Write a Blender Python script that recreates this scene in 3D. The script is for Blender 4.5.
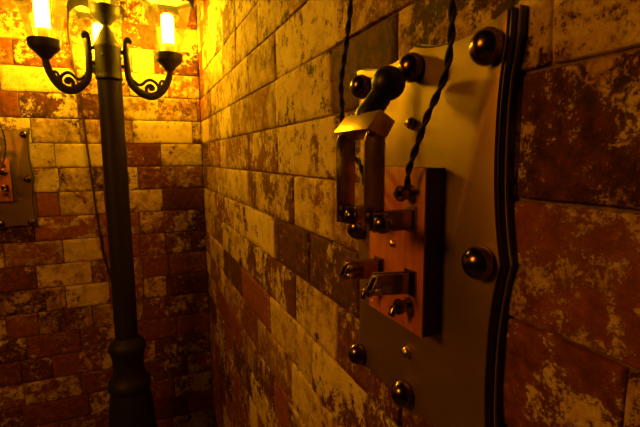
import bpy, bmesh, math, random
from mathutils import Vector, Matrix, noise as mnoise

# ------------------------------------------------------------------ clear
for o in list(bpy.data.objects):
    bpy.data.objects.remove(o, do_unlink=True)
scene = bpy.context.scene
COL = scene.collection
rnd = random.Random(11)

# ------------------------------------------------------------------ camera
# right brick wall is the plane x = 0, back brick wall is y = WD, floor z = 0
CX, CH, WD = -0.22786, 1.45, 1.65917
F_PX, PITCH, YAW, ROLL = 435.12, 0.12858, 0.39686, -0.00768
cam_data = bpy.data.cameras.new('camera')
cam = bpy.data.objects.new('camera', cam_data)
COL.objects.link(cam)
cam_data.sensor_fit = 'HORIZONTAL'
cam_data.sensor_width = 36.0
cam_data.lens = 36.0 * F_PX / 640.0
cam_data.clip_start = 0.01
fw = Vector((math.sin(YAW) * math.cos(PITCH), math.cos(YAW) * math.cos(PITCH), -math.sin(PITCH)))
rt = Vector((math.cos(YAW), -math.sin(YAW), 0))
up = rt.cross(fw)
cr, sr = math.cos(ROLL), math.sin(ROLL)
r2 = rt * cr - up * (-sr) * -1.0
r2 = rt * cr + up * sr
u2 = -rt * sr + up * cr
m = Matrix((r2, u2, -fw)).transposed().to_4x4()
m.translation = Vector((CX, 0, CH))
cam.matrix_world = m
scene.camera = cam

# ------------------------------------------------------------------ world, exposure, light levels
world = bpy.data.worlds.new('night_world')
scene.world = world
world.use_nodes = True
bg = world.node_tree.nodes['Background']
bg.inputs['Color'].default_value = (1.0, 0.42, 0.12, 1)
bg.inputs['Strength'].default_value = 0.006
scene.view_settings.view_transform = 'Standard'
scene.view_settings.look = 'None'
scene.view_settings.exposure = 0.0
scene.view_settings.gamma = 1.0
scene.view_settings.use_curve_mapping = False
BULB_COLOR = (1.0, 0.51, 0.006, 1)
BULB_STRENGTH = 225.0
# added fill for an unseen lamp off frame left; brightens near wall and plate
ld = bpy.data.lights.new('unseen_lamp_fill', 'POINT')
ld.color = (1.0, 0.31, 0.012)
ld.energy = 21.0
ld.shadow_soft_size = 0.2
lo = bpy.data.objects.new('unseen_lamp_fill', ld)
COL.objects.link(lo)
lo.location = (-1.25, 0.42, 1.90)


# ------------------------------------------------------------------ material helpers
def newmat(name):
    m = bpy.data.materials.new(name)
    m.use_nodes = True
    nt = m.node_tree
    return m, nt, nt.nodes['Principled BSDF']


def N(nt, kind, **kw):
    n = nt.nodes.new(kind)
    for k, v in kw.items():
        if k in n.inputs:
            n.inputs[k].default_value = v
        else:
            setattr(n, k, v)
    return n


def metal(name, col, rough, metallic=1.0, bump=0.0, scale=60, var=0.15, coat=0.0):
    m, nt, p = newmat(name)
    tc = N(nt, 'ShaderNodeTexCoord')
    no = N(nt, 'ShaderNodeTexNoise', Scale=scale, Detail=6.0, Roughness=0.6)
    nt.links.new(tc.outputs['Object'], no.inputs['Vector'])
    cr_ = N(nt, 'ShaderNodeValToRGB')
    cr_.color_ramp.elements[0].position = 0.3
    cr_.color_ramp.elements[1].position = 0.7
    cr_.color_ramp.elements[0].color = tuple(c * (1 - var) for c in col) + (1,)
    cr_.color_ramp.elements[1].color = tuple(min(1, c * (1 + var)) for c in col) + (1,)
    nt.links.new(no.outputs['Fac'], cr_.inputs['Fac'])
    nt.links.new(cr_.outputs['Color'], p.inputs['Base Color'])
    mr = N(nt, 'ShaderNodeMapRange')
    mr.inputs['To Min'].default_value = max(0.02, rough - 0.06)
    mr.inputs['To Max'].default_value = rough + 0.08
    nt.links.new(no.outputs['Fac'], mr.inputs['Value'])
    nt.links.new(mr.outputs['Result'], p.inputs['Roughness'])
    p.inputs['Metallic'].default_value = metallic
    p.inputs['Coat Weight'].default_value = coat
    if bump:
        b = N(nt, 'ShaderNodeBump', Strength=bump, Distance=0.001)
        nt.links.new(no.outputs['Fac'], b.inputs['Height'])
        nt.links.new(b.outputs['Normal'], p.inputs['Normal'])
    return m


def brick_material():
    m, nt, p = newmat('limewashed_brick')
    L = nt.links.new
    tc = N(nt, 'ShaderNodeTexCoord')
    at = N(nt, 'ShaderNodeAttribute', attribute_name='brick')
    sep = N(nt, 'ShaderNodeSeparateColor')
    L(at.outputs['Color'], sep.inputs['Color'])
    # shift the pattern from brick to brick
    off = N(nt, 'ShaderNodeVectorMath', operation='SCALE')
    off.inputs['Scale'].default_value = 3.0
    L(at.outputs['Color'], off.inputs[0])
    add = N(nt, 'ShaderNodeVectorMath', operation='ADD')
    L(tc.outputs['Object'], add.inputs[0])
    L(off.outputs[0], add.inputs[1])
    big = N(nt, 'ShaderNodeTexNoise', Scale=15.0, Detail=4.0, Roughness=0.6, Distortion=0.3)
    mid = N(nt, 'ShaderNodeTexNoise', Scale=70.0, Detail=7.0, Roughness=0.7, Distortion=0.1)
    fine = N(nt, 'ShaderNodeTexNoise', Scale=330.0, Detail=5.0, Roughness=0.7)
    L(add.outputs[0], big.inputs['Vector'])
    L(add.outputs[0], mid.inputs['Vector'])
    L(tc.outputs['Object'], fine.inputs['Vector'])

    def math_(op, a, b=None, clamp=False):
        n = N(nt, 'ShaderNodeMath', operation=op)
        n.use_clamp = clamp
        for i, v in enumerate((a, b)):
            if v is None:
                continue
            if isinstance(v, (int, float)):
                n.inputs[i].default_value = v
            else:
                L(v, n.inputs[i])
        return n.outputs[0]
    # paint = paintness*1.5 - .75 + (big-.5)*2.4 + (mid-.5)*1.1
    a = math_('MULTIPLY_ADD', sep.outputs['Red'], 1.15)
    a.node.inputs[2].default_value = -0.60
    b = math_('MULTIPLY', math_('SUBTRACT', big.outputs['Fac'], 0.5), 2.7)
    c = math_('MULTIPLY', math_('SUBTRACT', mid.outputs['Fac'], 0.5), 2.1)
    s = math_('ADD', math_('ADD', a, b), c)
    s = math_('ADD', s, math_('MULTIPLY', math_('SUBTRACT', fine.outputs['Fac'], 0.5), 1.5))
    mask = N(nt, 'ShaderNodeMapRange', interpolation_type='SMOOTHSTEP')
    mask.inputs['From Min'].default_value = -0.11
    mask.inputs['From Max'].default_value = 0.13
    L(s, mask.inputs['Value'])
    thick = N(nt, 'ShaderNodeMapRange')
    thick.inputs['From Min'].default_value = 0.0
    thick.inputs['From Max'].default_value = 0.7
    L(s, thick.inputs['Value'])
    # fired clay
    clay = N(nt, 'ShaderNodeValToRGB')
    e = clay.color_ramp.elements
    e[0].position, e[0].color = 0.32, (0.04, 0.013, 0.008, 1)
    e[1].position, e[1].color = 0.72, (0.38, 0.115, 0.036, 1)
    n_ = e.new(0.5); n_.color = (0.17, 0.046, 0.019, 1)
    cf = math_('ADD', math_('MULTIPLY', mid.outputs['Fac'], 0.75), math_('MULTIPLY', sep.outputs['Green'], 0.28))
    L(cf, clay.inputs['Fac'])
    # lime wash
    lime = N(nt, 'ShaderNodeValToRGB')
    e = lime.color_ramp.elements
    e[0].position, e[0].color = 0.30, (0.27, 0.12, 0.04, 1)
    e[1].position, e[1].color = 0.62, (0.80, 0.65, 0.30, 1)
    n_ = e.new(0.45); n_.color = (0.58, 0.42, 0.16, 1)
    lf = math_('ADD', math_('MULTIPLY', fine.outputs['Fac'], 0.45), math_('MULTIPLY', mid.outputs['Fac'], 0.62))
    lf = math_('ADD', lf, math_('MULTIPLY', math_('SUBTRACT', sep.outputs['Blue'], 0.62), 0.32))
    wash = N(nt, 'ShaderNodeTexNoise', Scale=26.0, Detail=5.0, Roughness=0.65)
    L(add.outputs[0], wash.inputs['Vector'])
    lf = math_('ADD', lf, math_('MULTIPLY', math_('SUBTRACT', wash.outputs['Fac'], 0.53), 0.8))
    L(lf, lime.inputs['Fac'])
    mix = N(nt, 'ShaderNodeMix', data_type='RGBA')
    L(mask.outputs['Result'], mix.inputs['Factor'])
    L(clay.outputs['Color'], mix.inputs['A'])
    L(lime.outputs['Color'], mix.inputs['B'])
    L(mix.outputs['Result'], p.inputs['Base Color'])
    p.inputs['Roughness'].default_value = 0.8
    p.inputs['Specular IOR Level'].default_value = 0.3
    # relief: coat of lime stands proud, pitted clay
    h = math_('ADD', math_('MULTIPLY', mask.outputs['Result'], 0.35), math_('MULTIPLY', mid.outputs['Fac'], 1.3))
    h = math_('ADD', h, math_('MULTIPLY', fine.outputs['Fac'], 0.75))
    bp = N(nt, 'ShaderNodeBump', Strength=0.75, Distance=0.0022)
    L(h, bp.inputs['Height'])
    L(bp.outputs['Normal'], p.inputs['Normal'])
    return m


def rough_material(name, c0, c1, scale=30, rough=0.9, bump=0.5, dist=0.003):
    m, nt, p = newmat(name)
    L = nt.links.new
    tc = N(nt, 'ShaderNodeTexCoord')
    no = N(nt, 'ShaderNodeTexNoise', Scale=scale, Detail=8.0, Roughness=0.65)
    L(tc.outputs['Object'], no.inputs['Vector'])
    r = N(nt, 'ShaderNodeValToRGB')
    r.color_ramp.elements[0].position = 0.35
    r.color_ramp.elements[1].position = 0.68
    r.color_ramp.elements[0].color = c0 + (1,)
    r.color_ramp.elements[1].color = c1 + (1,)
    L(no.outputs['Fac'], r.inputs['Fac'])
    L(r.outputs['Color'], p.inputs['Base Color'])
    p.inputs['Roughness'].default_value = rough
    b = N(nt, 'ShaderNodeBump', Strength=bump, Distance=dist)
    L(no.outputs['Fac'], b.inputs['Height'])
    L(b.outputs['Normal'], p.inputs['Normal'])
    return m


def wood_material():
    m, nt, p = newmat('reddish_wood')
    L = nt.links.new
    tc = N(nt, 'ShaderNodeTexCoord')
    mp = N(nt, 'ShaderNodeMapping')
    mp.inputs['Scale'].default_value = (60, 60, 5)
    L(tc.outputs['Object'], mp.inputs['Vector'])
    no = N(nt, 'ShaderNodeTexNoise', Scale=2.0, Detail=7.0, Roughness=0.6, Distortion=0.5)
    L(mp.outputs[0], no.inputs['Vector'])
    r = N(nt, 'ShaderNodeValToRGB')
    r.color_ramp.elements[0].position = 0.3
    r.color_ramp.elements[1].position = 0.7
    r.color_ramp.elements[0].color = (0.40, 0.11, 0.035, 1)
    r.color_ramp.elements[1].color = (0.62, 0.20, 0.07, 1)
    L(no.outputs['Fac'], r.inputs['Fac'])
    L(r.outputs['Color'], p.inputs['Base Color'])
    p.inputs['Roughness'].default_value = 0.5
    return m


def glass_material():
    m = bpy.data.materials.new('clear_glass')
    m.use_nodes = True
    nt = m.node_tree
    nt.nodes.clear()
    out = N(nt, 'ShaderNodeOutputMaterial')
    tr = N(nt, 'ShaderNodeBsdfTransparent')
    tr.inputs['Color'].default_value = (0.97, 0.96, 0.92, 1)
    gl = N(nt, 'ShaderNodeBsdfGlossy', Roughness=0.12)
    fr = N(nt, 'ShaderNodeLayerWeight', Blend=0.35)
    mx = N(nt, 'ShaderNodeMixShader')
    mul = N(nt, 'ShaderNodeMath', operation='MULTIPLY')
    mul.inputs[1].default_value = 0.5
    nt.links.new(fr.outputs['Fresnel'], mul.inputs[0])
    nt.links.new(mul.outputs[0], mx.inputs[0])
    nt.links.new(tr.outputs[0], mx.inputs[1])
    nt.links.new(gl.outputs[0], mx.inputs[2])
    nt.links.new(mx.outputs[0], out.inputs['Surface'])
    return m


def emission(name, col, strength):
    m, nt, p = newmat(name)
    p.inputs['Base Color'].default_value = (0.9, 0.85, 0.7, 1)
    p.inputs['Emission Color'].default_value = col
    p.inputs['Emission Strength'].default_value = strength
    return m


M = dict(
    brick=brick_material(),
    mortar=rough_material('dark_mortar', (0.10, 0.06, 0.035), (0.30, 0.20, 0.12), 120),
    concrete=rough_material('concrete_floor', (0.10, 0.08, 0.06), (0.22, 0.18, 0.14), 9, 0.85),
    iron=metal('black_painted_iron', (0.022, 0.018, 0.015), 0.55, 0.2, 0.35, 90),
    board=metal('black_lacquered_board', (0.012, 0.010, 0.009), 0.3, 0.0, 0.1, 40),
    edge=metal('board_seam_highlight', (0.30, 0.25, 0.20), 0.5, 0.1, 0.1, 40),  # highlight along the board edge put into the seam colour
    plate=metal('brushed_brass_plate', (0.37, 0.25, 0.11), 0.44, 0.78, 0.12, 14, 0.12),
    brass=metal('polished_brass', (0.72, 0.52, 0.22), 0.33, 1.0, 0.0, 50),
    jaw=metal('tarnished_brass', (0.28, 0.20, 0.11), 0.16, 1.0, 0.0, 40),
    nail=metal('antique_brass', (0.20, 0.135, 0.065), 0.2, 1.0, 0.06, 90, 0.3),
    steel=metal('dull_steel', (0.36, 0.30, 0.22), 0.25, 1.0, 0.0, 50),
    blackp=metal('black_bakelite', (0.004, 0.0033, 0.003), 0.42, 0.0),
    wood=wood_material(),
    darkwood=metal('near_black_wood', (0.035, 0.014, 0.008), 0.5, 0.0, 0.2, 60, 0.3),
    cord=metal('black_braided_cord', (0.010, 0.008, 0.007), 0.8, 0.0, 0.5, 900),
    cable=metal('dark_red_cable', (0.045, 0.010, 0.006), 0.6, 0.0),
    glass=glass_material(),
    bounce_lining=metal('pale_bounce_lining', (0.75, 0.7, 0.55), 0.35, 0.0),
    bulb=emission('glowing_bulb', BULB_COLOR, BULB_STRENGTH),
    ceramic=metal('cream_bulb_collar', (0.8, 0.72, 0.5), 0.5, 0.0),
)


# ------------------------------------------------------------------ mesh helpers
def obj(name, bm, mat, parent=None, smooth=True, angle=40):
    bmesh.ops.recalc_face_normals(bm, faces=bm.faces)
    me = bpy.data.meshes.new(name)
    bm.to_mesh(me)
    bm.free()
    for mm in (mat if isinstance(mat, (list, tuple)) else [mat]):
        me.materials.append(mm)
    if smooth:
        me.polygons.foreach_set('use_smooth', [True] * len(me.polygons))
        me.set_sharp_from_angle(angle=math.radians(angle))
    o = bpy.data.objects.new(name, me)
    COL.objects.link(o)
    if parent is not None:
        o.parent = parent
    return o


def tag(o, label=None, cat=None, group=None, kind=None):
    if label: o['label'] = label
    if cat: o['category'] = cat
    if group: o['group'] = group
    if kind: o['kind'] = kind
    return o


def empty(name, loc=(0, 0, 0), rz=0.0):
    o = bpy.data.objects.new(name, None)
    COL.objects.link(o)
    o.location = loc
    o.rotation_euler = (0, 0, rz)
    o.empty_display_size = 0.05
    return o


def frame(axis):
    """two vectors perpendicular to axis"""
    a = Vector(axis).normalized()
    h = Vector((0, 0, 1)) if abs(a.z) < 0.9 else Vector((1, 0, 0))
    u = a.cross(h).normalized()
    return a, u, a.cross(u).normalized()


def add_lathe(bm, prof, origin=(0, 0, 0), axis=(0, 0, 1), seg=32):
    """prof: list of (radius, height along axis)"""
    a, u, v = frame(axis)
    o = Vector(origin)
    rings = []
    for r, h in prof:
        if r < 1e-6:
            rings.append([bm.verts.new(o + a * h)])
        else:
            rings.append([bm.verts.new(o + a * h + (u * math.cos(t) + v * math.sin(t)) * r)
                          for t in [2 * math.pi * i / seg for i in range(seg)]])
    for A, B in zip(rings, rings[1:]):
        for i in range(seg):
            j = (i + 1) % seg
            f = [A[i % len(A)], A[j % len(A)], B[j % len(B)], B[i % len(B)]]
            g = []
            for x in f:
                if x not in g: g.append(x)
            if len(g) > 2: bm.faces.new(g)
    for R_ in (rings[0], rings[-1]):
        if len(R_) > 2: bm.faces.new(R_)


def add_tube(bm, pts, rad, seg=10, sx=1.0, flat_axis=None):
    """sweep; rad number or list; flat_axis: section squeezed by sx along it"""
    pts = [Vector(p) for p in pts]
    n = len(pts)
    rr = rad if isinstance(rad, (list, tuple)) else [rad] * n
    rings = []
    prev = None
    for i, p in enumerate(pts):
        t = (pts[min(i + 1, n - 1)] - pts[max(i - 1, 0)]).normalized()
        if flat_axis is not None:
            u = Vector(flat_axis).normalized()
            v = t.cross(u).normalized()
        elif prev is None:
            _, u, v = frame(t)
        else:
            u = (prev - t * prev.dot(t)).normalized()
            v = t.cross(u)
        prev = u
        rings.append([bm.verts.new(p + (u * math.cos(a) * (sx if flat_axis is not None else 1) + v * math.sin(a)) * rr[i])
                      for a in [2 * math.pi * k / seg for k in range(seg)]])
    for A, B in zip(rings, rings[1:]):
        for i in range(seg):
            j = (i + 1) % seg
            bm.faces.new((A[i], A[j], B[j], B[i]))
    bm.faces.new(rings[0]); bm.faces.new(rings[-1])


def smooth_path(pts, sub=6):
    """Catmull-Rom through pts"""
    P = [Vector(p) for p in pts]
    P = [P[0] * 2 - P[1]] + P + [P[-1] * 2 - P[-2]]
    out = []
    for i in range(1, len(P) - 2):
        p0, p1, p2, p3 = P[i - 1:i + 3]
        for k in range(sub):
            t = k / sub
            out.append(0.5 * ((2 * p1) + (p2 - p0) * t + (2 * p0 - 5 * p1 + 4 * p2 - p3) * t * t
                              + (3 * p1 - p0 - 3 * p2 + p3) * t ** 3))
    out.append(P[-2])
    return out


def add_prism(bm, poly, a0, a1, axis='x', bevel=0.0):
    """poly of 2-D points extruded along an axis (x: poly=(y,z); y: poly=(x,z); z: poly=(x,y))"""
    def P(a, q):
        return {'x': (a, q[0], q[1]), 'y': (q[0], a, q[1]), 'z': (q[0], q[1], a)}[axis]
    b = bmesh.new()
    A = [b.verts.new(P(a0, q)) for q in poly]
    B = [b.verts.new(P(a1, q)) for q in poly]
    b.faces.new(A); b.faces.new(B)
    n = len(poly)
    for i in range(n):
        j = (i + 1) % n
        b.faces.new((A[i], A[j], B[j], B[i]))
    bmesh.ops.recalc_face_normals(b, faces=b.faces)
    if bevel:
        es = [e for e in b.edges if len(e.link_faces) == 2 and e.calc_face_angle(0) > 0.35]
        bmesh.ops.bevel(b, geom=es, offset=bevel, segments=2, profile=0.5, affect='EDGES')
    me = bpy.data.meshes.new('t'); b.to_mesh(me); b.free()
    bm.from_mesh(me); bpy.data.meshes.remove(me)


def add_box(bm, lo, hi, bevel=0.0):
    add_prism(bm, [(lo[1], lo[2]), (hi[1], lo[2]), (hi[1], hi[2]), (lo[1], hi[2])], lo[0], hi[0], 'x', bevel)


# ------------------------------------------------------------------ brick walls
COURSE = 0.08
ZL4 = CH + 0.0518             # height of one bed joint seen in both walls


def brick_wall(name, rows, a_lo, a_hi, k_lo, k_hi, place, seed, extra=None):
    """rows: {k: ([joints along wall], [paint of each brick])}; place(a, z, d) -> world point,
    d = height of the surface above the mortar plane"""
    rd = random.Random(seed)
    bm = bmesh.new()
    lay = bm.verts.layers.float_color.new('brick')
    GAP = 0.0013
    for k in range(k_lo, k_hi):
        z1 = ZL4 - (k - 4) * COURSE
        z0 = z1 - COURSE
        if z1 <= 0.001: break
        z0 = max(z0, 0.0)
        js, paints = rows.get(k, ([], []))
        js = sorted(js)
        # known joints, then random lengths to both sides
        if not js:
            js = [a_lo + 0.12 * rd.random() + 0.05]
        left = []
        a = js[0]
        while a > a_lo:
            a -= rd.choice((0.13, 0.16, 0.17, 0.19, 0.09, 0.2))
            left.append(max(a, a_lo))
        js = sorted(left) + js
        nl = len(left)
        a = js[-1]
        while a < a_hi:
            a += rd.choice((0.13, 0.16, 0.17, 0.19, 0.09, 0.2))
            js.append(min(a, a_hi))
        for i in range(len(js) - 1):
            x0, x1 = js[i], js[i + 1]
            if x1 - x0 < 0.006: continue
            idx = i - nl + 1
            if 0 <= idx < len(paints) and paints[idx] is not None:
                pt = paints[idx]
            else:
                base = 0.62 if k < 9 else 0.30  # lower courses barer: redder bricks, plus lamp falloff put into the colour
                pt = min(1, max(0, rd.gauss(base, 0.27)))
            col = (pt, rd.random(), rd.random(), 1)
            seedv = Vector((rd.random() * 50, rd.random() * 50, rd.random() * 50))
            nx = max(4, int((x1 - x0) / 0.011)); nz = 8
            xs = [x0 + GAP * 0.5 + (x1 - x0 - GAP) * t for t in
                  [0, 0.0] + [(j + 1) / (nx + 1) for j in range(nx)] + [1, 1.0]]
            pull = 0.0013
            us = [0.0, pull * 0.5, pull * 1.4] + [pull * 1.4 + (x1 - x0 - GAP - pull * 2.8) * (j + 1) / nx for j in range(nx)] + [x1 - x0 - GAP - pull * .5, x1 - x0 - GAP]
            hh = z1 - z0 - GAP
            vs = [0.0, pull * 0.5, pull * 1.4] + [pull * 1.4 + (hh - pull * 2.8) * (j + 1) / nz for j in range(nz)] + [hh - pull * .5, hh]
            tilt = (rd.uniform(-1, 1) * 0.0012, rd.uniform(-1, 1) * 0.0008)
            raise_ = rd.uniform(-0.0008, 0.0008)
            grid = []
            for iu, uu in enumerate(us):
                colv = []
                for iv, vv in enumerate(vs):
                    eu = min(iu, len(us) - 1 - iu)
                    ev = min(iv, len(vs) - 1 - iv)
                    lvl = min(eu, ev)
                    w = mnoise.noise(Vector((uu * 45, vv * 45, 0)) + seedv)
                    w2 = mnoise.noise(Vector((uu * 16, vv * 16, 5)) + seedv)
                    d = {0: 0.0, 1: 0.0038}.get(lvl, 0.0046)
                    if lvl > 0:
                        d += w * 0.0009 + w2 * 0.0010 + raise_ + tilt[0] * (2 * uu / (x1 - x0) - 1) + tilt[1] * (2 * vv / hh - 1)
                    # worn edges wander
                    du = dv = 0.0
                    e1 = mnoise.noise(Vector((uu * 60, vv * 60, 9)) + seedv)
                    if eu < 3: du = (0.0010 * abs(e1)) * (1 if iu < 3 else -1)
                    if ev < 3: dv = (0.0012 * abs(e1)) * (1 if iv < 3 else -1)
                    # rounded corners
                    if eu < 3 and ev < 3:
                        q = 0.0007
                        du += q * (1 if iu < 3 else -1); dv += q * (1 if iv < 3 else -1)
                    p = bm.verts.new(place(x0 + GAP * .5 + uu + du, z0 + GAP * .5 + vv + dv, d))
                    p[lay] = col
                    colv.append(p)
                grid.append(colv)
            for iu in range(len(us) - 1):
                for iv in range(len(vs) - 1):
                    bm.faces.new((grid[iu][iv], grid[iu + 1][iv], grid[iu + 1][iv + 1], grid[iu][iv + 1]))
    ztop = ZL4 - (k_lo - 4) * COURSE
    # mortar bed and body of the wall
    mb = bmesh.new()
    c = [place(a, z, d) for a in (a_lo, a_hi) for z in (0.0, ztop) for d in (0.0008, -0.1)]
    vs = [mb.verts.new(p) for p in c]
    for f in ((0, 1, 3, 2), (4, 5, 7, 6), (0, 1, 5, 4), (2, 3, 7, 6), (0, 2, 6, 4), (1, 3, 7, 5)):
        mb.faces.new([vs[i] for i in f])
    me = bpy.data.meshes.new('t'); mb.to_mesh(me); mb.free()
    n0 = len(bm.faces)
    bm.from_mesh(me); bpy.data.meshes.remove(me)
    bm.faces.ensure_lookup_table()
    for f in bm.faces[n0:]: f.material_index = 1
    o = obj(name, bm, [M['brick'], M['mortar']], None, True, 50)
    tag(o, kind='structure')
    return o


BACK = {
    -1: ([-0.62, -0.44, -0.245, -0.14], [0.5, 0.7, 0.6, 0.15, 0.8]),
    0: ([-0.56, -0.40, -0.22, -0.15], [0.55, 0.35, 0.8, 0.85, 0.3]),
    1: ([-0.602, -0.39, -0.234, -0.109], [0.1, 0.9, 0.75, 0.8, 0.5]),
    2: ([-0.608, -0.556, -0.395, -0.300, -0.143], [0.2, 0.2, 0.42, 0.3, 0.9, 0.78]),
    3: ([-0.531, -0.393, -0.232], [0.8, 0.85, 0.92, 0.85]),
    4: ([-0.471, -0.327, -0.255, -0.144], [0.8, 0.95, 0.8, 0.02, 0.95]),
    5: ([-0.465, -0.335, -0.224, -0.10], [0.7, 0.66, 0.72, 0.4, 0.6]),
    6: ([-0.535, -0.47, -0.334, -0.146], [0.4, 0.08, 0.9, 0.85, 0.02]),
    7: ([-0.547, -0.36, -0.227, -0.063], [0.3, 0.38, 0.5, 0.52, 0.3]),
    8: ([-0.637, -0.47, -0.35, -0.232, -0.144], [0.5, 0.72, 0.95, 0.4, 0.52, 0.35]),
    9: ([-0.553, -0.389, -0.226], [0.05, 0.85, 0.6, 0.05]),
    10: ([-0.533, -0.475, -0.338, -0.228, -0.149], [0.6, 0.6, 0.75, 0.5, 0.6, 0.2]),
    11: ([-0.559, -0.397, -0.232, -0.146], [0.3, 0.55, 0.8, 0.2, 0.4]),
    12: ([-0.60, -0.44, -0.28, -0.12], [0.4, 0.1, 0.3, 0.05, 0.15]),
    13: ([-0.53, -0.38, -0.20, -0.10], [0.2, 0.15, 0.5, 0.3, 0.6]),
}
RIGHT = {
    0: ([0.56, 0.86], [0.7, 0.75, 0.8]),
    1: ([0.21, 0.37, 0.53, 0.659, 0.84, 1.037, 1.2], [0.6, 0.6, 0.7, 0.75, 0.7, 0.8, 0.85, 0.9]),
    2: ([0.14, 0.30, 0.47, 0.736, 0.92, 1.1], [0.8, 0.6, 0.75, 0.72, 0.85, 0.8, 0.9, 0.7]),
    3: ([0.192, 0.355, 0.505, 0.735, 0.90, 1.118], [0.85, 0.55, 0.02, 0.68, 0.62, 0.75, 0.75, 0.6]),
    4: ([0.04, 0.213, 0.345, 0.485, 0.73, 0.94, 1.204], [0.5, 0.43, 0.7, 0.5, 0.68, 0.45, 0.62, 0.85]),
    5: ([0.02, 0.25, 0.37, 0.498, 0.65, 0.95, 1.2], [0.3, 0.43, 0.5, 0.7, 0.85, 0.55, 0.8, 0.85, 0.9]),
    6: ([0.134, 0.29, 0.43, 0.587, 0.76, 1.0, 1.25], [0.5, 0.3, 0.4, 0.2, 0.1, 0.85, 0.6, 0.4, 0.75]),
    7: ([0.20, 0.34, 0.49, 0.652, 0.809, 1.06, 1.3], [0.6, 0.25, 0.3, 0.85, 0.35, 0.5, 0.75, 0.5, 0.8]),
    8: ([0.26, 0.41, 0.575, 0.80, 1.051, 1.3], [0.4, 0.2, 0.6, 0.85, 0.08, 0.15, 0.8, 0.5]),
    9: ([0.34, 0.50, 0.68, 0.90, 1.13], [0.5, 0.7, 0.8, 0.75, 0.3, 0.8, 0.6]),
}
brick_wall('wall_back', BACK, -2.2, -0.001, -4, 24,
           lambda a, z, d: (a, WD + 0.004 - d, z), 5)
brick_wall('wall_right', RIGHT, -1.3, WD + 0.0, -4, 24,
           lambda a, z, d: (0.004 - d, a, z), 8)
bm = bmesh.new()
add_box(bm, (-2.3, -1.4, -0.08), (0.1, WD + 0.1, 0.0))
tag(obj('floor', bm, M['concrete'], None, False), kind='structure')


# ------------------------------------------------------------------ street lamp
LP = Vector((-0.285, 1.43, 0.0))
lamp = empty('street_lamp', LP)
tag(lamp, 'black cast iron street lamp with four glowing glass lanterns before the brick corner', 'street lamp')

PR = 0.0335
bm = bmesh.new()
add_lathe(bm, [(0.150, 0.0), (0.150, 0.035), (0.142, 0.045), (0.128, 0.05), (0.124, 0.075), (0.108, 0.12), (0.096, 0.22),
               (0.088, 0.40), (0.079, 0.52), (0.070, 0.62), (0.062, 0.70), (0.0565, 0.728)], seg=40)
obj('pedestal', bm, M['iron'], lamp)
bm = bmesh.new()
add_lathe(bm, [(0.056, 0.727), (0.0615, 0.735), (0.0635, 0.745), (0.0620, 0.757), (0.055, 0.766), (0.049, 0.775), (0.0455, 0.795),
               (0.0445, 0.815), (0.0465, 0.835), (0.051, 0.850), (0.0545, 0.862), (0.0545, 0.872), (0.050, 0.884), (0.040, 0.893),
               (PR, 0.900)], seg=40)
obj('moulding', bm, M['iron'], lamp)
bm = bmesh.new()
add_lathe(bm, [(PR, 0.9), (PR * 0.985, CH + 0.222)], seg=40)
obj('post', bm, M['iron'], lamp)
bm = bmesh.new()
z = CH + 0.005
add_lathe(bm, [(PR * .98, z + .2205), (0.0365, z + .222), (0.0368, z + .227), (0.0350, z + .231), (0.0345, z + .240), (0.0345, z + .305),
               (0.0362, z + .309), (0.0365, z + .315), (0.0335, z + .321), (0.026, z + .333), (0.019, z + .350), (0.013, z + .361),
               (0.0095, z + .368), (0.0095, z + .371)], seg=40)
obj('collar', bm, M['iron'], lamp)
for ang in (-1.9, 0.3, 2.2):
    bm = bmesh.new()
    d = Vector((math.cos(ang), math.sin(ang), 0))
    add_lathe(bm, [(0.0045, 0.0), (0.0045, 0.003), (0.003, 0.0045), (0, 0.005)], d * 0.0335 + Vector((0, 0, z + 0.285)), d, 12)
    obj('set_screw', bm, M['iron'], lamp)


def arc_pts(c, r, a0, a1, n):
    return [(c[0] + r * math.cos(math.radians(a0 + (a1 - a0) * i / n)), c[1] + r * math.sin(math.radians(a0 + (a1 - a0) * i / n))) for i in range(n + 1)]


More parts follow.
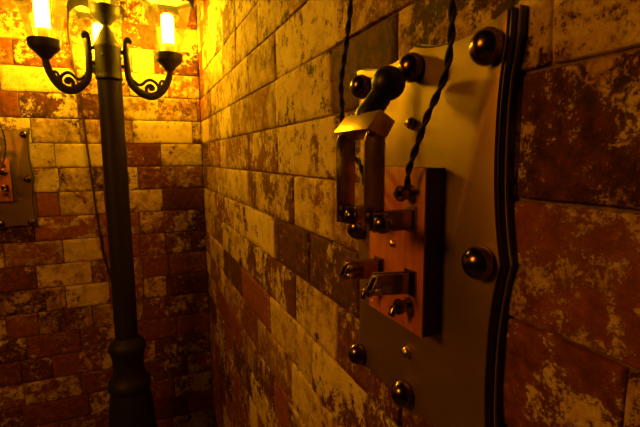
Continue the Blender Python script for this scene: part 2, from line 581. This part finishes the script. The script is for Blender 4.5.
def lantern(parent, px, py, zr, rot):
    """zr: height of the cup rim; centred on (px, py) in the lamp's frame"""
    o = Vector((px, py, zr))
    root = obj('lantern_cup', (lambda b: (add_lathe(b, [
        (0.0085, -0.052), (0.0095, -0.047), (0.014, -0.044), (0.018, -0.038), (0.030, -0.026), (0.0372, -0.020), (0.0390, -0.016),
        (0.0398, -0.005), (0.0408, -0.002), (0.0408, 0.003), (0.0375, 0.003), (0.036, -0.002), (0.0, -0.003)], o, seg=36), b)[1])(bmesh.new()),
        M['iron'], parent)
    # hexagonal flared glass
    bm = bmesh.new()
    H = 0.150
    r0, r1, th = 0.0372, 0.071, 0.0016

    def ring(r, zz):
        return [bm.verts.new(o + Vector((r * math.cos(rot + i * math.pi / 3), r * math.sin(rot + i * math.pi / 3), zz))) for i in range(6)]
    A, B, C_, D = ring(r0, 0.0032), ring(r1, H), ring(r1 - th, H), ring(r0 - th, 0.0032)
    for P, Q in ((A, B), (B, C_), (C_, D), (D, A)):
        for i in range(6):
            j = (i + 1) % 6
            bm.faces.new((P[i], P[j], Q[j], Q[i]))
    obj('glass_shade', bm, M['glass'], root, False)
    # scalloped roof rim and hexagonal roof
    bm = bmesh.new()
    K = 8
    top, bot, inn, itop = [], [], [], []
    for i in range(6):
        p0 = Vector((math.cos(rot + i * math.pi / 3), math.sin(rot + i * math.pi / 3), 0))
        p1 = Vector((math.cos(rot + (i + 1) * math.pi / 3), math.sin(rot + (i + 1) * math.pi / 3), 0))
        for k in range(K):
            t = k / K
            q = p0.lerp(p1, t)
            sc = 4 * t * (1 - t)
            top.append(bm.verts.new(o + q * 0.081 + Vector((0, 0, H + 0.020))))
            bot.append(bm.verts.new(o + q * 0.079 + Vector((0, 0, H - 0.010 + 0.012 * sc))))
            inn.append(bm.verts.new(o + q * 0.0765 + Vector((0, 0, H - 0.010 + 0.012 * sc))))
            itop.append(bm.verts.new(o + q * 0.0785 + Vector((0, 0, H + 0.017))))
    n = 6 * K
    for P, Q in ((bot, top), (bot, inn), (inn, itop)):
        for i in range(n):
            j = (i + 1) % n
            bm.faces.new((P[i], P[j], Q[j], Q[i]))

    def hexr(s, zz):
        return [bm.verts.new(o + (v.co - o - Vector((0, 0, v.co.z - o.z))) * s + Vector((0, 0, zz))) for v in top]
    prev = top
    for s, zz in ((1.06, H + 0.022), (1.03, H + 0.028), (0.72, H + 0.050), (0.42, H + 0.080), (0.26, H + 0.092)):
        cur = hexr(s, zz)
        for i in range(n):
            j = (i + 1) % n
            bm.faces.new((prev[i], prev[j], cur[j], cur[i]))
        prev = cur
    bm.faces.new(prev)
    itop_co = [v.co.copy() for v in itop]
    rf = obj('roof', bm, M['iron'], root, True, 30)
    bm = bmesh.new()  # reflector added inside the roof to throw bulb light downward
    lo_ = [bm.verts.new(v) for v in itop_co]
    hi_ = [bm.verts.new(o + (v - o - Vector((0, 0, v.z - o.z))) * 0.35 + Vector((0, 0, H + 0.060))) for v in itop_co]
    for i in range(n):
        j = (i + 1) % n
        bm.faces.new((lo_[i], lo_[j], hi_[j], hi_[i]))
    bm.faces.new(hi_)
    obj('reflector', bm, M['bounce_lining'], rf, True, 30)['label'] = 'pale reflector added under the lantern roof to bounce light down'
    bm = bmesh.new()
    add_lathe(bm, [(0.018, H + .090), (0.018, H + .097), (0.009, H + .101), (0.008, H + .107), (0.013, H + .114), (0.012, H + .121),
                   (0.005, H + .130), (0.0, H + .142)], o, seg=20)
    obj('roof_finial', bm, M['iron'], root)
    bm = bmesh.new()
    add_lathe(bm, [(0.013, -0.003), (0.0135, 0.012), (0.0150, 0.016), (0.0150, 0.024), (0.0165, 0.030), (0.0165, 0.0315), (0, 0.0315)], o, seg=24)
    obj('bulb_collar', bm, M['ceramic'], root)
    bm = bmesh.new()
    add_lathe(bm, [(0.0, 0.0316), (0.0165, 0.0316), (0.0180, 0.034), (0.0180, 0.106), (0.0165, 0.114), (0.010, 0.119), (0, 0.120)], o, seg=24)
    obj('bulb', bm, M['bulb'], root)
    return root


def arm(parent, vec, zr, dzroot):
    """scrolled bracket from the collar to the cup; drawn in the plane of vec"""
    R = math.hypot(vec[0], vec[1])
    ex = Vector((vec[0] / R, vec[1] / R, 0))
    sd = Vector((-ex.y, ex.x, 0))
    s = (R - 0.048) / 0.132 

    def P(r, h):
        return ex * (0.048 + (r - 0.048) * s) + Vector((0, 0, zr + h))
    bm = bmesh.new()
    main = [(0.180, -0.050), (0.178, -0.062), (0.172, -0.078), (0.163, -0.094), (0.150, -0.110), (0.133, -0.122), (0.115, -0.126), (0.096, -0.122),
            (0.078, -0.112), (0.062, -0.097), (0.053, -0.078), (0.050, -0.055), (0.049, -0.030), (0.048, -0.008), (0.049, 0.010)]
    pts = smooth_path([P(*q) for q in main], 4)
    n = len(pts)
    rad = [0.0088 + 0.0030 * math.sin(math.pi * min(1, i / (n * 0.75))) for i in range(n)]
    add_tube(bm, pts, rad, 10, 0.75, sd)
    # curled tip above the bracket
    curl = [P(*q) for q in [(0.049, 0.008), (0.048, 0.020), (0.051, 0.030), (0.058, 0.034), (0.064, 0.030), (0.063, 0.023), (0.058, 0.022)]]
    pp = smooth_path(curl, 4)
    add_tube(bm, pp, [0.0072 - 0.0025 * i / len(pp) for i in range(len(pp))], 10, 0.8, sd)
    add_lathe(bm, [(0, -0.006), (0.006, -0.006), (0.006, 0.006), (0, 0.006)], P(0.060, 0.027), sd, 12)
    # inner scroll
    inner = [P(*q) for q in [(0.060, -0.080), (0.069, -0.086), (0.080, -0.094), (0.092, -0.092), (0.104, -0.082), (0.118, -0.078), (0.132, -0.084), (0.141, -0.096), (0.140, -0.108)]]
    pp = smooth_path(inner, 4)
    add_tube(bm, pp, 0.0046, 8, 1.2, sd)
    sc = [P(*q) for q in [(0.150, -0.106), (0.146, -0.090), (0.150, -0.080), (0.157, -0.078), (0.160, -0.084)]]
    add_tube(bm, smooth_path(sc, 4), 0.0042, 8, 1.2, sd)
    hook = [P(*q) for q in [(0.108, -0.122), (0.103, -0.108), (0.108, -0.097), (0.118, -0.094), (0.125, -0.100), (0.122, -0.108)]]
    add_tube(bm, smooth_path(hook, 4), 0.0052, 8, 1.1, sd)
    add_lathe(bm, [(0, -0.0055), (0.007, -0.0055), (0.007, 0.0055), (0, 0.0055)], P(0.119, -0.103), sd, 12)
    leaf = [P(*q) for q in [(0.062, -0.098), (0.058, -0.084), (0.064, -0.074)]]
    add_tube(bm, smooth_path(leaf, 3), [0.006, 0.006, 0.005, 0.004, 0.003, 0.003, 0.002], 8, 1.0, sd)
    # lugs bolted to the collar
    for h in (-0.006, -0.046):
        add_tube(bm, [P(0.049, h), Vector((ex.x, ex.y, 0)) * 0.031 + Vector((0, 0, zr + h))], 0.0062, 8)
    obj('arm', bm, M['iron'], parent)


LANT = [((-0.4375, 1.415), CH + 0.3165, 0.25), ((-0.1165, 1.446), CH + 0.312, 0.05), ((-0.3125, 1.583), CH + 0.300, 0.30)]
for (x, y), zr, rot in LANT:
    v = (x - LP.x, y - LP.y)
    arm(lamp, v, zr, 0)
    lantern(lamp, v[0], v[1], zr, rot)
lantern(lamp, 0, 0, CH + 0.423, 0.15)


# ------------------------------------------------------------------ knife switch on its ornamental plate
# local frame: origin on the wall behind the plate centre; +x out of the wall, +y to the side, +z up
def plate_outline(g=0.0):
    W, H = 0.0998, 0.1577
    out = []

    def edge(p0, p1, nrm, sag):
        p0, p1, nrm = Vector(p0), Vector(p1), Vector(nrm)
        K = 12
        for i in range(K):
            t = i / K
            out.append(p0.lerp(p1, t) - nrm * sag * (1 - abs(2 * t - 1) ** 2.3))
    for sy, sz in ((1, 1), (-1, 1), (-1, -1), (1, -1)):
        if (sy, sz) == (1, 1):
            edge((W, 0.0), (W - .0005, H - .002), (1, 0), 0.0082); edge((W - .003, H), (0, H), (0, 1), 0.0078)
        elif (sy, sz) == (-1, 1):
            edge((0, H), (-W + .003, H), (0, 1), 0.0078); edge((-W + .0005, H - .002), (-W, 0.0), (-1, 0), 0.0082)
        elif (sy, sz) == (-1, -1):
            edge((-W, 0.0), (-W + .0005, -H + .002), (-1, 0), 0.0082); edge((-W + .003, -H), (0, -H), (0, -1), 0.0078)
        else:
            edge((0, -H), (W - .003, -H), (0, -1), 0.0078); edge((W - .0005, -H + .002), (W, 0.0), (1, 0), 0.0082)
    sy, sz = (W + g) / W, (H + g) / H
    return [(p.x * sy, p.y * sz) for p in out]


def switch_parts(root, cut_from=None):
    I = []   # (name, object)
    bm = bmesh.new()
    add_prism(bm, plate_outline(0.0030), 0.0, 0.0060, 'x', 0.0006)
    add_prism(bm, plate_outline(0.0016), 0.0076, 0.0128, 'x', 0.0006)
    bb = obj('backing_board', bm, M['board'], root, True, 35)
    bm = bmesh.new()
    add_prism(bm, plate_outline(0.0029), 0.0060, 0.0076, 'x')
    obj('board_seam', bm, M['edge'], bb, True, 35)['label'] = 'seam between the two black board layers, its highlight painted in as grey'
    bm = bmesh.new()
    add_prism(bm, plate_outline(0.0), 0.0128, 0.0150, 'x', 0.0003)
    obj('metal_plate', bm, M['plate'], root, True, 35)

    def dome(y, z, r=0.0118):
        b = bmesh.new()
        add_lathe(b, [(r * .80, 0.0), (r * .95, 0.0016)] + [(r * math.cos(t), 0.0045 + r * .90 * math.sin(t)) for t in [math.radians(a) for a in (0, 12, 24, 36, 48, 60, 72, 82)]] + [(0, 0.0045 + r * .90)],
                  (0.015, y, z), (1, 0, 0), 28)
        return obj('dome_nail', b, M['nail'], root)
    for y, z in ((0.0862, 0.1378), (0.0040, 0.1402), (-0.0820, 0.1378), (0.0865, -0.0015), (-0.0885, -0.0040), (0.0860, -0.1400), (0, -0.1405), (-0.0865, -0.1404)):
        dome(y, z)

    def screw(name, y, z, x, r):
        b = bmesh.new()
        add_lathe(b, [(r * .9, 0), (r, r * .15), (r, r * .5), (r * .8, r * .85), (r * .4, r * 1.05), (0, r * 1.1)], (x, y, z), (1, 0, 0), 18)
        o = obj(name, b, M['brass'], root)
        s = bmesh.new()
        add_box(s, (x + r * .75, y - r * .85, z - r * .12), (x + r * 1.14, y + r * .85, z + r * .12))
        obj('screw_slot', s, M['board'], o, False)
    screw('plate_screw', 0.0, 0.0965, 0.015, 0.0050)
    screw('plate_screw', 0.0, -0.1025, 0.015, 0.0050)
    # wooden base: near-black body behind a thin reddish face
    bm = bmesh.new()
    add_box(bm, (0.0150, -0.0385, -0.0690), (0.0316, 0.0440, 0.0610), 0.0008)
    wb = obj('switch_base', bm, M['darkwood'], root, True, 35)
    bm = bmesh.new()
    add_box(bm, (0.0316, -0.0385, -0.0690), (0.0332, 0.0440, 0.0610), 0.0003)
    obj('face_panel', bm, M['wood'], wb, True, 35)['label'] = 'reddish wooden face of the switch base'
    screw('base_screw', 0.003, -0.0025, 0.0332, 0.0032)
    YS = (-0.0190, 0.0285)
    ZP = 0.0215       # pivot height
    for s, y in zip((-1, 1), YS):
        # upper pivot bracket: foot and two cheeks
        b = bmesh.new()
        add_box(b, (0.0332, y - 0.006, ZP - 0.010), (0.0352, y + 0.006, ZP + 0.010), 0.0004)
        add_box(b, (0.0340, y - 0.0046, ZP - 0.0075), (0.0700, y - 0.0026, ZP + 0.0075), 0.0006)
        add_box(b, (0.0340, y + 0.0026, ZP - 0.0075), (0.0700, y + 0.0046, ZP + 0.0075), 0.0006)
        obj('pivot_bracket', b, M['steel'], root, True, 35)
        b = bmesh.new()
        r = 0.0074
        add_lathe(b, [(0.0032, -0.001), (0.0032, 0.001)] + [(r * math.sin(t), 0.0075 - r * math.cos(t)) for t in [math.radians(a) for a in (25, 45, 65, 90, 115, 135, 155, 170)]] + [(0, 0.0075 + r)],
                  (0.0665, y + 0.0046, ZP), (0, 1, 0), 22)
        add_lathe(b, [(0.0045, 0), (0.0045, 0.003), (0.003, 0.004), (0, 0.0042)], (0.0665, y - 0.0046, ZP), (0, -1, 0), 6)
        obj('pivot_knob', b, M['nail'], root)
        # blade, standing upright from the pivot
        b = bmesh.new()
        add_prism(b, [(0.0590, ZP - 0.006), (0.0750, ZP - 0.006), (0.0758, 0.0800), (0.0725, 0.0905), (0.0600, 0.0905), (0.0585, 0.0800)], y - 0.0011, y + 0.0011, 'y', 0.0004)
        obj('blade', b, M['steel'], root, True, 35)
        # lower jaw clip
        b = bmesh.new()
        add_box(b, (0.0332, y - 0.0075, -0.0390), (0.0350, y + 0.0075, -0.0185), 0.0004)
        jaw = [(0.0345, -0.0370), (0.0722, -0.0335), (0.0655, -0.0185), (0.0345, -0.0205)]
        for e in (-1, 1):
            add_prism(b, jaw, y + e * 0.0036 - 0.0009, y + e * 0.0036 + 0.0009, 'y', 0.0003)
        jw = obj('jaw_clip', b, M['jaw'], root, True, 35)
        b = bmesh.new()
        add_lathe(b, [(0.0018, -0.001), (0.0018, 0.002), (0.0022, 0.002), (0.0022, 0.0035), (0.0015, 0.0042), (0, 0.0044)], (0.0670, y + 0.0044, -0.0300), (0, 1, 0), 14)
        obj('clip_bolt', b, M['brass'], jw)
        # terminals, top and bottom
        for zt, nm in ((0.0415, 1), (-0.0480, 0)):
            b = bmesh.new()
            yy = y - 0.0015
            add_lathe(b, [(0.0065, 0), (0.0065, 0.0012), (0.0022, 0.0013), (0.0022, 0.0060), (0.0052, 0.0061), (0.0052, 0.0078), (0.0022, 0.0079), (0.0022, 0.0150), (0.0015, 0.0158), (0, 0.0158)],
                      (0.0332, yy, zt), (1, 0, 0), 20)
            st = obj('terminal', b, M['steel'], root)
            b = bmesh.new()
            prof = []
            for q in range(24):
                a = 2 * math.pi * q / 24
                rr = 0.0062 if q % 2 else 0.0050
                prof.append((yy + rr * math.cos(a), zt + rr * math.sin(a)))
            add_prism(b, prof, 0.0413, 0.0452, 'x', 0.0)
            if not nm:   # wing of the lower nut
                add_tube(b, [(0.0440, yy, zt), (0.0475, yy - 0.001, zt - 0.002), (0.0495, yy - 0.001, zt - 0.007)], [0.0036, 0.0034, 0.0028], 10)
            obj('terminal_nut', b, M['jaw'], st, True, 35)
    # crossbar: slanted bar joining the blades, with the handle
    b = bmesh.new()
    sec = [(0.0655, 0.1030), (0.0768, 0.0893), (0.0605, 0.0828), (0.0530, 0.0950)]
    add_prism(b, sec, -0.0225, 0.0345, 'y', 0.0007)
    cb = obj('crossbar', b, M['brass'], root, True, 35)
    for y in YS:
        b = bmesh.new()
        add_lathe(b, [(0.0034, 0), (0.0034, 0.0015), (0.0022, 0.0026), (0, 0.003)], (0.0700, y, 0.0868), (0.4, 0, -0.9), 14)
        obj('crossbar_rivet', b, M['nail'], cb)
    b = bmesh.new()
    c0 = Vector((0.0575, -0.0005, 0.1000)); c1 = Vector((0.0420, 0.0055, 0.1265))
    ax = (c1 - c0).normalized(); L = (c1 - c0).length
    R = 0.0134
    add_lathe(b, [(0.0095, -0.003), (0.0108, 0.002), (0.0092, 0.009), (0.0088, L - R * .86)] +
              [(R * math.sin(math.radians(t)), L - R * math.cos(math.radians(t))) for t in (36, 52, 70, 90, 110, 130, 150, 168)] + [(0, L + R)],
              c0, ax, 30)
    obj('handle', b, M['blackp'], cb)


def copy_tree(o, parent=None):
    c = o.copy()
    COL.objects.link(c)
    c.parent = parent
    for ch in list(o.children):
        copy_tree(ch, c)
    return c


# local +x points out of the wall: for the right wall that is world -x, so turn by 180 degrees
sw = empty('knife_switch', (0.0, 0.3085, CH - 0.0695), math.pi)
switch_parts(sw)
tag(sw, 'large open knife switch on a scalloped brass plate, close up on the right brick wall', 'switch', 'knife switches on scalloped plates')
sw2 = copy_tree(sw)
sw2.location = (-0.634, WD, CH - 0.060)
sw2.rotation_euler = (0, 0, -math.pi / 2)
tag(sw2, 'small distant knife switch plate on the back brick wall, cut off by the left edge', 'switch', 'knife switches on scalloped plates')


# ------------------------------------------------------------------ cords
def twisted(name, path, rad, pitch, label, mat, cat='cord', group=None):
    pts = smooth_path(path, 14)
    # resample with running length
    bm = bmesh.new()
    ln = [0.0]
    for a, b in zip(pts, pts[1:]): ln.append(ln[-1] + (b - a).length)
    for ph in (0, math.pi):
        out = []
        prev = None
        for i, p in enumerate(pts):
            t = (pts[min(i + 1, len(pts) - 1)] - pts[max(i - 1, 0)]).normalized()
            if prev is None: _, u, v = frame(t)
            else:
                u = (prev - t * prev.dot(t)).normalized(); v = t.cross(u)
            prev = u
            a = ln[i] / pitch * 2 * math.pi + ph
            out.append(p + (u * math.cos(a) + v * math.sin(a)) * rad * 0.92)
        add_tube(bm, out, rad, 8)
    o = obj(name, bm, mat)
    return tag(o, label, cat, group)


zc = CH
twisted('twisted_cord', [(-0.034, 0.205, zc + .42), (-0.040, 0.2255, zc + .19), (-0.044, 0.2265, zc + .115), (-0.045, 0.2255, zc + .0766), (-0.045, 0.2285, zc + .0564), (-0.045, 0.2360, zc + .0423),
                         (-0.045, 0.2475, zc + .0276), (-0.045, 0.2570, zc + .0114), (-0.045, 0.2650, zc - .0025), (-0.0435, 0.2715, zc - .0125), (-0.0425, 0.2735, zc - .0250)],
        0.00135, 0.027, 'thick black twisted cord hanging to the upper near terminal of the close knife switch', M['cord'], 'cord', 'twisted cords')
twisted('twisted_cord', [(-0.038, 0.352, zc + .42), (-0.044, 0.358, zc + .18), (-0.045, 0.3619, zc + .1372), (-0.045, 0.3678, zc + .1135), (-0.045, 0.376, zc + .0891), (-0.045, 0.3825, zc + .0676), (-0.045, 0.3804, zc + .0489),
                         (-0.045, 0.3790, zc + .0300), (-0.045, 0.370, zc + .0120), (-0.045, 0.355, zc + .0010), (-0.046, 0.340, zc - .0080), (-0.0470, 0.330, zc - .0235)],
        0.00135, 0.027, 'black twisted cord passing behind the bright crossbar to the far terminal of the close switch', M['cord'], 'cord', 'twisted cords')
Y2 = WD
twisted('twisted_cord', [(-0.655, Y2 - .034, zc + .46), (-0.630, Y2 - .044, zc + .17), (-0.600, Y2 - .045, zc + .10), (-0.593, Y2 - .045, zc + .06), (-0.594, Y2 - .045, zc + .03), (-0.600, Y2 - .046, zc + .000), (-0.606, Y2 - .0480, zc - .013)],
        0.00135, 0.027, 'thin dark cord looping to the distant switch plate at the left edge', M['cord'], 'cord', 'twisted cords')
bm = bmesh.new()
add_tube(bm, smooth_path([(-0.404, WD - .010, zc + .60), (-0.400, WD - .006, zc + .473), (-0.404, WD - .006, zc + .411), (-0.395, WD - .006, zc + .30), (-0.388, WD - .006, zc + .24), (-0.382, WD - .006, zc + .161), (-0.377, WD - .006, zc + .08), (-0.371, WD - .006, zc - .02),
                          (-0.361, WD - .006, zc - .19), (-0.349, WD - .006, zc - .332), (-0.328, WD - .006, zc - .45), (-0.31, WD - .008, zc - .7), (-0.25, WD - .006, zc - .9), (-0.2, WD - .008, 0.3), (-0.18, WD - .03, 0.004)], 8), 0.0032, 8)
tag(obj('cable', bm, M['cable']), 'thin dark red cable hanging down the back wall behind the lamp post', 'cable')
